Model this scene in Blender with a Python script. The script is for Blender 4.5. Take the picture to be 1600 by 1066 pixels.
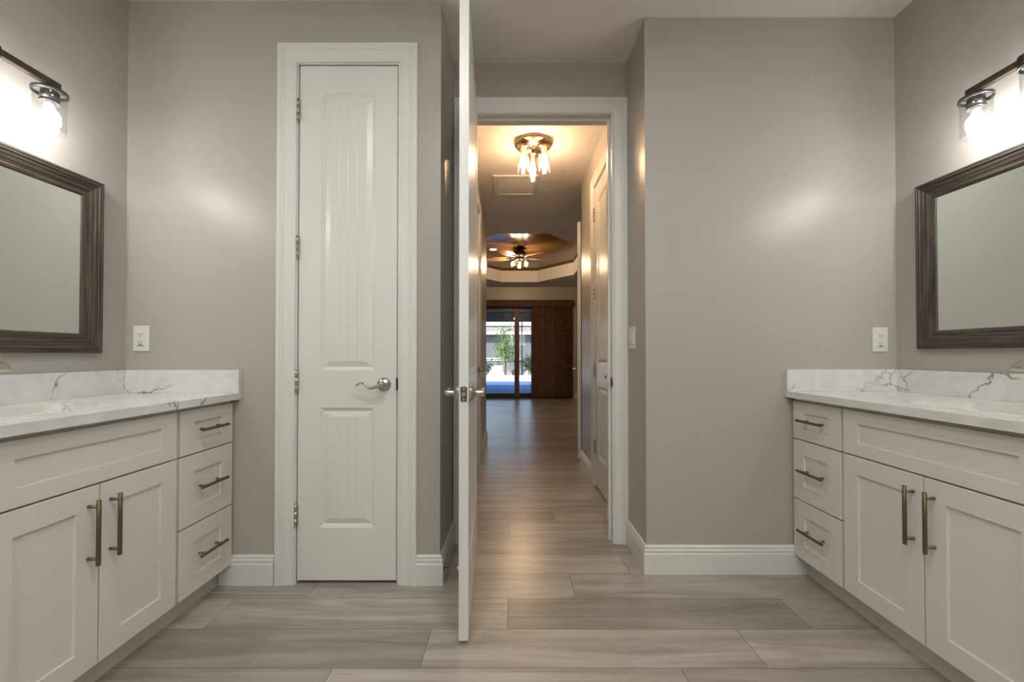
import bpy, bmesh, math, random
from mathutils import Vector, Matrix
random.seed(7)
S = bpy.context.scene
for o in list(bpy.data.objects): bpy.data.objects.remove(o)
COL = S.collection

# ------------------------------------------------------------------ camera
cd = bpy.data.cameras.new('camera'); cam = bpy.data.objects.new('camera', cd); COL.objects.link(cam)
cam.location = (0, 0, 1.07)
cam.rotation_euler = (math.radians(90.70), 0, 0)
cd.sensor_width = 36; cd.lens = 650 / 1600 * 36
cd.shift_y = 14.0 / 1600; cd.shift_x = -1 / 1600
cd.clip_start = .02; cd.clip_end = 300
S.camera = cam
# ------------------------------------------------------------------ exposure, world, sun
S.view_settings.view_transform = 'Standard'; S.view_settings.look = 'None'
S.view_settings.gamma = 1; S.view_settings.use_curve_mapping = False
S.view_settings.exposure = 0.26
W = bpy.data.worlds.new('world'); S.world = W; W.use_nodes = True
wn = W.node_tree; bg = wn.nodes['Background']
sky = wn.nodes.new('ShaderNodeTexSky'); sky.sky_type = 'NISHITA'; sky.sun_disc = False
sky.sun_elevation = math.radians(48); sky.sun_rotation = math.radians(200)
wn.links.new(sky.outputs[0], bg.inputs[0]); bg.inputs[1].default_value = 0.34
sd = bpy.data.lights.new('sun', 'SUN'); sun = bpy.data.objects.new('sun', sd); COL.objects.link(sun)
sd.energy = 6.0; sd.angle = math.radians(.6); sd.color = (1, .95, .87)
sun.rotation_euler = Vector((.30, .75, -.62)).to_track_quat('-Z', 'Y').to_euler()
BULB = 112.0        # radiance of the vanity bulbs
HALL = 140.0        # radiance of the hall bulbs
FAN = 700.0
FILL_WIN = 2.8            # radiance of the fill window added behind the camera
FILL_DOWN = 190.0         # radiance of the added, unseen ceiling fill lights

# ------------------------------------------------------------------ node helpers
def mat(name):
    m = bpy.data.materials.new(name); m.use_nodes = True
    nt = m.node_tree; b = nt.nodes['Principled BSDF']
    return m, nt, b
def N(nt, t, **kw):
    n = nt.nodes.new(t)
    for k, v in kw.items():
        if k.startswith('i_'): n.inputs[k[2:]].default_value = v
        else: setattr(n, k, v)
    return n
def M2(nt, op, a, b=None, c=None):
    n = nt.nodes.new('ShaderNodeMath'); n.operation = op
    for i, v in enumerate((a, b, c)):
        if v is None: continue
        if hasattr(v, 'links') or isinstance(v, bpy.types.NodeSocket): nt.links.new(v, n.inputs[i])
        else: n.inputs[i].default_value = v
    return n.outputs[0]
def ramp(nt, fac, stops):
    r = nt.nodes.new('ShaderNodeValToRGB'); e = r.color_ramp.elements
    e[0].position, e[0].color = stops[0][0], (*stops[0][1], 1)
    e[1].position, e[1].color = stops[-1][0], (*stops[-1][1], 1)
    for p, c in stops[1:-1]:
        x = e.new(p); x.color = (*c, 1)
    nt.links.new(fac, r.inputs[0]); return r.outputs[0]
def lin(r, g, b):
    f = lambda c: (c / 255 / 12.92) if c / 255 <= .04045 else ((c / 255 + .055) / 1.055) ** 2.4
    return (f(r), f(g), f(b))
def coords(nt, scale=(1, 1, 1)):
    g = N(nt, 'ShaderNodeNewGeometry'); mp = N(nt, 'ShaderNodeMapping')
    mp.inputs['Scale'].default_value = scale
    nt.links.new(g.outputs['Position'], mp.inputs[0]); return mp.outputs[0]
def plain(name, col, rough=.5, metal=0, bump=0, bscale=200, spec=None, coat=0):
    m, nt, b = mat(name)
    b.inputs['Base Color'].default_value = (*col, 1); b.inputs['Roughness'].default_value = rough
    b.inputs['Metallic'].default_value = metal
    if spec is not None: b.inputs['Specular IOR Level'].default_value = spec
    if coat: b.inputs['Coat Weight'].default_value = coat; b.inputs['Coat Roughness'].default_value = .1
    v = coords(nt)
    n = N(nt, 'ShaderNodeTexNoise', i_Scale=bscale, i_Detail=3.0)
    nt.links.new(v, n.inputs['Vector'])
    if bump:
        bp = N(nt, 'ShaderNodeBump', i_Strength=bump, i_Distance=.001)
        nt.links.new(n.outputs['Fac'], bp.inputs['Height']); nt.links.new(bp.outputs[0], b.inputs['Normal'])
    # very slight tonal mottling
    n2 = N(nt, 'ShaderNodeTexNoise', i_Scale=3.0, i_Detail=2.0); nt.links.new(v, n2.inputs['Vector'])
    mx = N(nt, 'ShaderNodeMix', data_type='RGBA')
    mx.inputs['A'].default_value = (*[c * .98 for c in col], 1); mx.inputs['B'].default_value = (*[min(1, c * 1.02) for c in col], 1)
    nt.links.new(n2.outputs['Fac'], mx.inputs['Factor']); nt.links.new(mx.outputs['Result'], b.inputs['Base Color'])
    return m
def emit(name, col, s):
    m = bpy.data.materials.new(name); m.use_nodes = True; nt = m.node_tree
    nt.nodes.remove(nt.nodes['Principled BSDF'])
    e = N(nt, 'ShaderNodeEmission'); e.inputs[0].default_value = (*col, 1); e.inputs[1].default_value = s
    nt.links.new(e.outputs[0], nt.nodes['Material Output'].inputs[0]); return m
def thin_glass(name, tint=(1, 1, 1), base=.03, rough=.0):
    m = bpy.data.materials.new(name); m.use_nodes = True; nt = m.node_tree
    nt.nodes.remove(nt.nodes['Principled BSDF'])
    t = N(nt, 'ShaderNodeBsdfTransparent'); t.inputs[0].default_value = (*tint, 1)
    g = N(nt, 'ShaderNodeBsdfGlossy'); g.inputs['Roughness'].default_value = rough
    lw = N(nt, 'ShaderNodeLayerWeight', i_Blend=.35)
    f = M2(nt, 'POWER', lw.outputs['Facing'], 3.0); f = M2(nt, 'MULTIPLY_ADD', f, .6, base)
    mx = N(nt, 'ShaderNodeMixShader'); nt.links.new(f, mx.inputs[0])
    nt.links.new(t.outputs[0], mx.inputs[1]); nt.links.new(g.outputs[0], mx.inputs[2])
    nt.links.new(mx.outputs[0], nt.nodes['Material Output'].inputs[0]); return m

# ------------------------------------------------------------------ materials
WALLC = (.430, .408, .370)
m_wall = plain('greige_satin_paint', WALLC, .36, bump=.10, bscale=120, spec=.45)
m_ceil = plain('ceiling_paint', (.76, .725, .68), .7, bump=.25, bscale=90)
m_white = plain('white_trim_paint', (.70, .70, .67), .30, bump=.03, bscale=60)
m_cab = plain('off_white_cabinet_paint', (.68, .655, .605), .38)
m_toe = plain('toe_kick_paint', (.58, .56, .52), .5)
m_plastic = plain('white_plastic', (.72, .71, .67), .3)
m_slot = plain('dark_slot', (.03, .03, .03), .6)
m_nickel = plain('satin_nickel', (.52, .49, .44), .28, metal=1)
m_bronze = plain('champagne_bronze', (.20, .155, .105), .36, metal=1)
m_black = plain('matte_black_metal', (.05, .048, .045), .4, metal=.6)
m_gun = plain('brushed_gunmetal', (.16, .155, .15), .35, metal=.9)
m_porc = plain('white_porcelain', (.78, .78, .76), .12)
m_glass = thin_glass('clear_shade_glass', (.97, .97, .97), .05)
m_pane = thin_glass('window_glass', (.93, .96, .97), .04)
m_bulb = emit('led_bulb_glow', (1, .975, .945), BULB)
m_edison = emit('warm_bulb_glow', (1, .64, .36), HALL)
m_fanb = emit('fan_bulb_glow', (1, .68, .40), FAN)
m_fill_down = emit('added_fill_glow', (1, .975, .94), FILL_DOWN)  # glow of the fill lights added to the bathroom ceiling
m_mirror = plain('silvered_mirror', (.80, .84, .80), .015, metal=1)
m_bulbneck = plain('bulb_neck', (.8, .8, .78), .4)

def floor_mat():
    m, nt, b = mat('grey_oak_plank_tile')
    g = N(nt, 'ShaderNodeNewGeometry'); sp = N(nt, 'ShaderNodeSeparateXYZ'); nt.links.new(g.outputs['Position'], sp.inputs[0])
    PW, PL = .2035, 1.19
    yr = M2(nt, 'DIVIDE', M2(nt, 'SUBTRACT', sp.outputs['Y'], .0095), PW)
    row = M2(nt, 'FLOOR', yr); fy = M2(nt, 'FRACT', yr)
    # joints step a quarter plank per row
    off = M2(nt, 'MULTIPLY', M2(nt, 'SUBTRACT', row, 8.0), .2975)
    off = M2(nt, 'ADD', off, -.02)
    xr = M2(nt, 'DIVIDE', M2(nt, 'SUBTRACT', sp.outputs['X'], off), PL)
    colu = M2(nt, 'FLOOR', xr); fx = M2(nt, 'FRACT', xr)
    cid = N(nt, 'ShaderNodeCombineXYZ'); nt.links.new(colu, cid.inputs[0]); nt.links.new(row, cid.inputs[1])
    wn_ = N(nt, 'ShaderNodeTexWhiteNoise', noise_dimensions='3D'); nt.links.new(cid.outputs[0], wn_.inputs['Vector'])
    # grain coordinates, shifted per plank
    gc = N(nt, 'ShaderNodeCombineXYZ')
    nt.links.new(M2(nt, 'ADD', M2(nt, 'MULTIPLY', sp.outputs['X'], .75), M2(nt, 'MULTIPLY', wn_.outputs['Value'], 37.0)), gc.inputs[0])
    nt.links.new(M2(nt, 'ADD', M2(nt, 'MULTIPLY', sp.outputs['Y'], 9.0), M2(nt, 'MULTIPLY', wn_.outputs['Value'], 91.0)), gc.inputs[1])
    n1 = N(nt, 'ShaderNodeTexNoise', i_Scale=1.6, i_Detail=6.0, i_Roughness=.55, i_Distortion=1.1); nt.links.new(gc.outputs[0], n1.inputs['Vector'])
    n2 = N(nt, 'ShaderNodeTexNoise', i_Scale=8.0, i_Detail=4.0, i_Roughness=.6, i_Distortion=.4); nt.links.new(gc.outputs[0], n2.inputs['Vector'])
    f = M2(nt, 'ADD', M2(nt, 'MULTIPLY', n1.outputs['Fac'], .84), M2(nt, 'MULTIPLY', n2.outputs['Fac'], .16))
    c = ramp(nt, f, [(.28, (.215, .185, .150)), (.46, (.315, .282, .240)), (.58, (.385, .350, .305)), (.74, (.440, .405, .358))])
    hsv = N(nt, 'ShaderNodeHueSaturation', i_Saturation=1.0)
    nt.links.new(c, hsv.inputs['Color'])
    nt.links.new(M2(nt, 'MULTIPLY_ADD', wn_.outputs['Value'], .44, .74), hsv.inputs['Value'])
    # seams
    ey = M2(nt, 'MULTIPLY', M2(nt, 'MINIMUM', fy, M2(nt, 'SUBTRACT', 1.0, fy)), PW)
    ex = M2(nt, 'MULTIPLY', M2(nt, 'MINIMUM', fx, M2(nt, 'SUBTRACT', 1.0, fx)), PL)
    seam = M2(nt, 'LESS_THAN', M2(nt, 'MINIMUM', ex, ey), .0013)
    mx = N(nt, 'ShaderNodeMix', data_type='RGBA'); mx.inputs['B'].default_value = (.105, .088, .07, 1)
    nt.links.new(seam, mx.inputs['Factor']); nt.links.new(hsv.outputs[0], mx.inputs['A'])
    nt.links.new(mx.outputs['Result'], b.inputs['Base Color'])
    nt.links.new(M2(nt, 'MULTIPLY_ADD', n2.outputs['Fac'], .10, .30), b.inputs['Roughness'])
    b.inputs['Specular IOR Level'].default_value = .7
    b.inputs['Coat Weight'].default_value = .5; b.inputs['Coat Roughness'].default_value = .27; b.inputs['Coat IOR'].default_value = 1.55
    hgt = M2(nt, 'SUBTRACT', M2(nt, 'MULTIPLY', f, .25), M2(nt, 'MULTIPLY', seam, 1.0))
    bp = N(nt, 'ShaderNodeBump', i_Strength=.25, i_Distance=.0012); nt.links.new(hgt, bp.inputs['Height'])
    nt.links.new(bp.outputs[0], b.inputs['Normal'])
    return m
m_floor = floor_mat()

def quartz_mat():
    m, nt, b = mat('white_veined_quartz')
    v = coords(nt)
    nz = N(nt, 'ShaderNodeTexNoise', i_Scale=5.0, i_Detail=6.0, i_Roughness=.65); nt.links.new(v, nz.inputs['Vector'])
    mxv = N(nt, 'ShaderNodeMix', data_type='RGBA', blend_type='ADD'); mxv.inputs['Factor'].default_value = .16
    nt.links.new(v, mxv.inputs['A']); nt.links.new(nz.outputs['Color'], mxv.inputs['B'])
    vo = N(nt, 'ShaderNodeTexVoronoi', feature='DISTANCE_TO_EDGE', i_Scale=4.2); nt.links.new(mxv.outputs['Result'], vo.inputs['Vector'])
    mask = N(nt, 'ShaderNodeTexNoise', i_Scale=3.4, i_Detail=2.0); nt.links.new(v, mask.inputs['Vector'])
    mk = ramp(nt, mask.outputs['Fac'], [(.50, (0, 0, 0)), (.60, (1, 1, 1))])
    line = ramp(nt, vo.outputs['Distance'], [(0, (1, 1, 1)), (.010, (.55, .55, .55)), (.022, (0, 0, 0))])
    k = M2(nt, 'MULTIPLY', mk, line)
    soft = N(nt, 'ShaderNodeTexNoise', i_Scale=6.0, i_Detail=4.0, i_Distortion=2.0); nt.links.new(v, soft.inputs['Vector'])
    basec = ramp(nt, soft.outputs['Fac'], [(.35, (.64, .65, .63)), (.6, (.72, .725, .70))])
    mx = N(nt, 'ShaderNodeMix', data_type='RGBA'); mx.inputs['B'].default_value = (.13, .135, .13, 1)
    nt.links.new(k, mx.inputs['Factor']); nt.links.new(basec, mx.inputs['A'])
    nt.links.new(mx.outputs['Result'], b.inputs['Base Color']); b.inputs['Roughness'].default_value = .12
    return m
m_quartz = quartz_mat()

def streak_wood(name, axis, c0, c1, rough=.55, fine=170, metal=0):
    m, nt, b = mat(name)
    sc = [fine, fine, fine]; sc[axis] = 4
    v = coords(nt, sc)
    n = N(nt, 'ShaderNodeTexNoise', i_Scale=1.0, i_Detail=5.0, i_Roughness=.6, i_Distortion=.3); nt.links.new(v, n.inputs['Vector'])
    c = ramp(nt, n.outputs['Fac'], [(.36, c0), (.5, tuple((a + d) / 2 for a, d in zip(c0, c1))), (.64, c1)])
    nt.links.new(c, b.inputs['Base Color']); b.inputs['Roughness'].default_value = rough
    bp = N(nt, 'ShaderNodeBump', i_Strength=.5, i_Distance=.0015); nt.links.new(n.outputs['Fac'], bp.inputs['Height'])
    nt.links.new(bp.outputs[0], b.inputs['Normal']); return m
m_frame_h = streak_wood('weathered_frame_wood_horizontal', 1, (.016, .011, .007), (.095, .074, .056))
m_frame_v = streak_wood('weathered_frame_wood_vertical', 2, (.016, .011, .007), (.095, .074, .056))
m_bar = streak_wood('bar_wood', 1, (.022, .014, .008), (.085, .058, .034), fine=120)
m_blade = streak_wood('fan_blade_wood', 0, (.26, .15, .07), (.40, .25, .13), .35, 40)
def traywood():
    m, nt, b = mat('glossy_plank_tray_wood')
    v = coords(nt, (1.2, 14, 1)); n = N(nt, 'ShaderNodeTexNoise', i_Scale=1.0, i_Detail=4.0); nt.links.new(v, n.inputs['Vector'])
    g = N(nt, 'ShaderNodeNewGeometry'); sp = N(nt, 'ShaderNodeSeparateXYZ'); nt.links.new(g.outputs['Position'], sp.inputs[0])
    q = M2(nt, 'DIVIDE', sp.outputs['Y'], .10); fr = M2(nt, 'FRACT', q)
    groove = M2(nt, 'LESS_THAN', fr, .10)
    c = ramp(nt, n.outputs['Fac'], [(.3, (.055, .026, .008)), (.7, (.22, .115, .038))])
    mx = N(nt, 'ShaderNodeMix', data_type='RGBA'); mx.inputs['B'].default_value = (.02, .01, .004, 1)
    nt.links.new(groove, mx.inputs['Factor']); nt.links.new(c, mx.inputs['A']); nt.links.new(mx.outputs['Result'], b.inputs['Base Color'])
    b.inputs['Roughness'].default_value = .16
    bp = N(nt, 'ShaderNodeBump', i_Strength=.6, i_Distance=.004); nt.links.new(M2(nt, 'SUBTRACT', 1.0, groove), bp.inputs['Height'])
    nt.links.new(bp.outputs[0], b.inputs['Normal']); return m
m_tray = traywood()
def vanemat():
    m, nt, b = mat('woven_brown_vane')
    v = coords(nt, (14, 14, 130)); n = N(nt, 'ShaderNodeTexNoise', i_Scale=1.0, i_Detail=3.0); nt.links.new(v, n.inputs['Vector'])
    c = ramp(nt, n.outputs['Fac'], [(.35, (.07, .022, .009)), (.55, (.20, .08, .03)), (.7, (.40, .19, .075))])
    g = N(nt, 'ShaderNodeNewGeometry'); sp = N(nt, 'ShaderNodeSeparateXYZ'); nt.links.new(g.outputs['Position'], sp.inputs[0])
    st = M2(nt, 'MULTIPLY_ADD', M2(nt, 'SINE', M2(nt, 'MULTIPLY', sp.outputs['X'], 118.0)), .45, .75)
    hs_ = N(nt, 'ShaderNodeHueSaturation'); nt.links.new(c, hs_.inputs['Color']); nt.links.new(st, hs_.inputs['Value']); c = hs_.outputs[0]
    nt.links.new(c, b.inputs['Base Color']); b.inputs['Roughness'].default_value = .6
    tr = N(nt, 'ShaderNodeBsdfTranslucent'); nt.links.new(c, tr.inputs[0])
    mx = N(nt, 'ShaderNodeMixShader'); mx.inputs[0].default_value = .35
    nt.links.new(b.outputs[0], mx.inputs[1]); nt.links.new(tr.outputs[0], mx.inputs[2])
    nt.links.new(mx.outputs[0], nt.nodes['Material Output'].inputs[0]); return m
m_vane = vanemat()
m_sl = plain('dark_bronze_aluminium', (.035, .028, .024), .4)
m_stile = plain('brown_wood_stile', (.16, .09, .055), .5)
def watermat():
    m, nt, b = mat('pool_water')
    b.inputs['Base Color'].default_value = (.13, .21, .36, 1); b.inputs['Roughness'].default_value = .12; b.inputs['Specular IOR Level'].default_value = 0
    v = coords(nt, (2, 2, 2)); n = N(nt, 'ShaderNodeTexNoise', i_Scale=2.0, i_Detail=3.0); nt.links.new(v, n.inputs['Vector'])
    bp = N(nt, 'ShaderNodeBump', i_Strength=.25, i_Distance=.05); nt.links.new(n.outputs['Fac'], bp.inputs['Height'])
    nt.links.new(bp.outputs[0], b.inputs['Normal']); return m
m_water = watermat()
m_deck = plain('pool_deck_concrete', (.50, .47, .43), .7, bump=.3, bscale=30)
m_stucco = plain('grey_stucco', (.15, .16, .17), .8, bump=.4, bscale=25)
m_stw = plain('white_stucco', (.60, .585, .56), .8, bump=.3, bscale=25)
m_tile = plain('clay_roof_tile', (.42, .30, .26), .8)
m_lanai = plain('lanai_ceiling_paint', (.16, .19, .21), .8)
m_leaf = plain('green_leaf', (.16, .26, .07), .5)
m_leaf2 = plain('dark_leaf', (.07, .10, .06), .5)
m_bark = plain('bark', (.35, .29, .22), .8)
m_gravel = plain('garden_gravel', (.40, .37, .33), .9, bump=.6, bscale=40)
m_screen_w = plain('white_post_paint', (.7, .7, .7), .5)

# ------------------------------------------------------------------ geometry helpers
def box(bm, x0, x1, y0, y1, z0, z1, mi=0):
    v = [bm.verts.new(p) for p in ((x0,y0,z0),(x1,y0,z0),(x1,y1,z0),(x0,y1,z0),(x0,y0,z1),(x1,y0,z1),(x1,y1,z1),(x0,y1,z1))]
    for q in ((3,2,1,0),(4,5,6,7),(0,1,5,4),(1,2,6,5),(2,3,7,6),(3,0,4,7)):
        f = bm.faces.new([v[i] for i in q]); f.material_index = mi
    return v
def loft(bm, loops, cap0=False, cap1=False, closed=True, smooth=False, mi=0):
    L = [[bm.verts.new(p) for p in lp] for lp in loops]
    for a, b in zip(L, L[1:]):
        n = len(a)
        for i in range(n if closed else n - 1):
            j = (i + 1) % n
            try:
                f = bm.faces.new((a[i], a[j], b[j], b[i])); f.smooth = smooth; f.material_index = mi
            except ValueError: pass
    if cap0: f = bm.faces.new(L[0][::-1]); f.material_index = mi
    if cap1: f = bm.faces.new(L[-1]); f.material_index = mi
    return L
def frame_of(d):
    d = d.normalized(); up = Vector((0, 0, 1)) if abs(d.z) < .95 else Vector((1, 0, 0))
    a = d.cross(up).normalized(); return a, d.cross(a).normalized()
def lathe(bm, c, axis, prof, n=24, smooth=True, mi=0, cap=True):
    """prof: (radius, distance along axis)"""
    c = Vector(c); axis = Vector(axis).normalized(); a, b = frame_of(axis)
    loops = [[c + axis * h + (a * math.cos(2*math.pi*i/n) + b * math.sin(2*math.pi*i/n)) * max(r, 1e-5) for i in range(n)] for r, h in prof]
    loft(bm, loops, cap, cap, smooth=smooth, mi=mi)
def tube(bm, pts, radii, n=12, flat=(1, 1), mi=0, side=None):
    pts = [Vector(p) for p in pts]; loops = []
    if not hasattr(radii, '__len__'): radii = [radii] * len(pts)
    for i, p in enumerate(pts):
        d = (pts[min(i+1, len(pts)-1)] - pts[max(i-1, 0)]).normalized()
        if side is not None:
            a = Vector(side).normalized(); b = d.cross(a).normalized()
        else: a, b = frame_of(d)
        loops.append([p + a * math.cos(2*math.pi*k/n) * radii[i] * flat[0] + b * math.sin(2*math.pi*k/n) * radii[i] * flat[1] for k in range(n)])
    loft(bm, loops, True, True, smooth=True, mi=mi)
def sphere(bm, c, r, n=16, m=9, sz=1.0, mi=0):
    lathe(bm, c, (0, 0, 1), [(r * math.sin(math.pi * i / m), -r * sz * math.cos(math.pi * i / m)) for i in range(m + 1)], n, mi=mi, cap=False)
def new():
    return bmesh.new()
def link(name, bm, mats, parent=None, fix=True):
    if fix: bmesh.ops.recalc_face_normals(bm, faces=bm.faces)
    me = bpy.data.meshes.new(name); bm.to_mesh(me); bm.free()
    for m in (mats if isinstance(mats, (list, tuple)) else [mats]): me.materials.append(m)
    o = bpy.data.objects.new(name, me); COL.objects.link(o)
    if parent: adopt(o, parent)
    return o
LOC = {}
def rootmat(p):
    m = LOC.get(p.name, Matrix.Identity(4)); return m
def adopt(o, p):
    o.parent = p; o.matrix_parent_inverse = rootmat(p).inverted()
def thing(name, label, cat, loc=(0, 0, 0), group=None):
    o = bpy.data.objects.new(name, None); COL.objects.link(o); o.location = loc; o.empty_display_size = .05
    LOC[o.name] = Matrix.Translation(Vector(loc))
    o['label'] = label; o['category'] = cat
    if group: o['group'] = group
    return o
def tag(o, label, cat, group=None, kind=None):
    o['label'] = label; o['category'] = cat
    if group: o['group'] = group
    if kind: o['kind'] = kind
    return o
def struct(o, label=None):
    o['kind'] = 'structure'
    if label: o['label'] = label
    return o
def boxes(name, lst, m, parent=None):
    bm = new()
    for b in lst: box(bm, *b)
    return link(name, bm, m, parent)
def bevel(o, w=.002, seg=2):
    md = o.modifiers.new('bevel', 'BEVEL'); md.width = w; md.segments = seg; md.limit_method = 'ANGLE'; md.angle_limit = math.radians(40)
    return o

# ------------------------------------------------------------------ key dimensions (metres; x right, y away, z up)
H = 2.755
XL, XR = -1.824, 1.902          # vanity walls
YL, YR = 1.957, 2.055           # closet wall, wall right of the doorway
AL, AR, YD = -.340, .657, 2.378 # alcove sides and the doorway wall
YD2 = YD + .115
OL, OR, OH = -.245, .568, 2.455 # doorway opening
HLx, HRx = -.330, .678          # hall walls
CX0, CX1, CZ = -1.014, -.542, 2.449   # closet opening
YB = 10.30                      # bedroom far wall
YBACK = -2.2
T = .115

# ------------------------------------------------------------------ walls, floor, ceilings
struct(boxes('floor', [(-3.7, 2.5, YBACK - .1, YB + .15, -.10, 0)], m_floor), 'grey brown wood look plank floor')
struct(boxes('wall_left', [(XL - T, XL, YBACK, 2.80, 0, H)], m_wall), 'greige wall behind the left vanity')
struct(boxes('wall_right', [(XR, XR + T, YBACK, 2.80, 0, H)], m_wall), 'greige wall behind the right vanity')
WX0, WX1, WZ0, WZ1 = -1.25, 1.30, 1.55, 2.40  # opening for an unseen glowing window, added to brighten the bathroom
struct(boxes('wall_back', [(XL - T, WX0, YBACK - T, YBACK, 0, H), (WX1, XR + T, YBACK - T, YBACK, 0, H), (WX0, WX1, YBACK - T, YBACK, 0, WZ0), (WX0, WX1, YBACK - T, YBACK, WZ1, H)], m_wall))
wb = bpy.data.objects.new('fill_window', None); COL.objects.link(wb); struct(wb, 'added fill light shaped as a frosted window, high on the bathroom wall behind the camera')
bm = new()
for b in ((WX0, WX1, YBACK - .08, YBACK - .02, WZ0, WZ0 + .04), (WX0, WX1, YBACK - .08, YBACK - .02, WZ1 - .04, WZ1), (WX0, WX0 + .04, YBACK - .08, YBACK - .02, WZ0, WZ1), (WX1 - .04, WX1, YBACK - .08, YBACK - .02, WZ0, WZ1), (.005, .045, YBACK - .08, YBACK - .02, WZ0, WZ1)): box(bm, *b)
link('window_frame', bm, m_white, wb)
for a, b in ((WX0 + .04, .005), (.045, WX1 - .04)):
    bm = new(); box(bm, a, b, YBACK - .06, YBACK - .05, WZ0 + .04, WZ1 - .04); link('pane', bm, emit('fill_glow_pane', (1, .98, .95), FILL_WIN), wb)  # emissive panes serve as added fill light from behind
bm = new(); box(bm, WX0, WX1, YBACK - T, YBACK - .085, WZ0, WZ1); link('fill_backing', bm, m_white, wb)
struct(boxes('wall_front_left', [(XL, CX0 - .018, YL, YL + T, 0, H), (CX1 + .018, AL, YL, YL + T, 0, H), (CX0 - .018, CX1 + .018, YL, YL + T, CZ + .018, H),
        (AL - T, AL, YL + T, YD, 0, H), (XL, HLx - T, 2.75, 2.86, 0, H)], m_wall), 'greige wall around the closet door')
struct(boxes('wall_front_right', [(AR, XR, YR, YR + T, 0, H), (AR, AR + T, YR + T, YD, 0, H), (HRx + T, XR, 2.75, 2.86, 0, H)], m_wall), 'greige wall right of the doorway')
struct(boxes('wall_doorway', [(AL - T, OL - .018, YD, YD2, 0, H), (OR + .018, AR + T, YD, YD2, 0, H), (OL - .018, OR + .018, YD, YD2, OH + .018, H)], m_wall), 'greige wall around the open doorway')
# hall: right wall has a door opening, left wall has one further in
HD0, HD1 = 2.70, 3.425; LD0, LD1 = 3.24, 4.055
struct(boxes('wall_hall_right', [(HRx, HRx + T, YD2, HD0 - .018, 0, H), (HRx, HRx + T, HD1 + .018, 4.08, 0, H), (HRx, HRx + T, HD0 - .018, HD1 + .018, CZ + .018, H),
        (HRx + T, 2.3, 3.97, 4.08, 0, H), (HRx + T + .5, HRx + T + .6, YD2, 3.97, 0, H)], m_wall))
struct(boxes('wall_hall_left', [(HLx - T, HLx, YD2, LD0 - .018, 0, H), (HLx - T, HLx, LD1 + .018, 5.20, 0, H), (HLx - T, HLx, LD0 - .018, LD1 + .018, CZ + .018, H),
        (-3.5, HLx - T, 5.09, 5.20, 0, H), (HLx - T - .7, HLx - T - .6, YD2, 5.09, 0, H)], m_wall))
struct(boxes('wall_bedroom_right', [(2.2, 2.3, 4.08, YB, 0, H), (.90, 2.2, 5.02, 5.13, 0, H)], m_wall))
struct(boxes('wall_bedroom_left', [(-3.6, -3.5, 5.09, YB, 0, H)], m_wall))
PX0, PX1, PZ = -1.95, 1.44, 2.27     # patio door opening
struct(boxes('wall_bedroom_far', [(-3.6, PX0, YB, YB + .15, 0, H), (PX1, 2.3, YB, YB + .15, 0, H), (PX0, PX1, YB, YB + .15, PZ, H)], m_wall), 'bedroom wall around the sliding glass door')
struct(boxes('ceiling', [(XL - T, XR + T, YBACK - T, YD2, H, H + .1), (-1.6, 2.4, YD2, 5.15, H, H + .1), (-3.7, -1.6, 5.0, 5.15, H, H + .1)], m_ceil), 'greige ceiling over bathroom and hall')
# bedroom ceiling with octagonal tray
oct_ = [(.50, 5.76), (1.28, 6.66), (1.28, 8.70), (.57, 9.58), (-.25, 9.58), (-.98, 8.70), (-.98, 6.66), (-.20, 5.76)]
TZ = 3.045
bm = new()
outer = [(-3.7, 5.15), (2.4, 5.15), (2.4, YB + .15), (-3.7, YB + .15)]
ov = [bm.verts.new((x, y, H)) for x, y in outer]; iv = [bm.verts.new((x, y, H)) for x, y in oct_]
es = [bm.edges.new((ov[i], ov[(i+1) % 4])) for i in range(4)] + [bm.edges.new((iv[i], iv[(i+1) % 8])) for i in range(8)]
bmesh.ops.triangle_fill(bm, edges=es, use_beauty=True)
uv_ = [bm.verts.new((x, y, TZ)) for x, y in oct_]
for i in range(8): bm.faces.new((iv[i], iv[(i+1) % 8], uv_[(i+1) % 8], uv_[i]))
struct(link('ceiling_bedroom', bm, m_ceil), 'bedroom ceiling with an octagonal tray recess')
struct(boxes('trim_1', [(-1.2, 1.5, 5.6, 9.8, TZ, TZ + .05)], m_tray), 'glossy brown plank boards lining the tray ceiling')
# small crown lip where the boards meet the riser
bm = new()
lp = lambda s, z: [Vector((.16 + (x - .16) * s, 7.67 + (y - 7.67) * s, z)) for x, y in oct_]
loft(bm, [lp(1.0, TZ), lp(1.0, TZ - .03), lp(.985, TZ - .03), lp(.97, TZ)])
struct(link('trim_2', bm, m_tray), 'brown cove strip around the tray boards')
struct(boxes('roof', [(-3.9, 2.6, -2.6, YB + .3, 3.2, 3.3), (-3.9, 2.6, 5.05, 5.12, H + .1, 3.2), (-3.9, -3.8, 5, YB + .3, 2.7, 3.25), (2.5, 2.6, -2.6, YB + .3, 2.7, 3.25), (-3.9, 2.6, YB + .15, YB + .3, 2.7, 3.25), (-3.9, 2.6, -2.6, -2.5, 2.7, 3.25)], m_stw))

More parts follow.
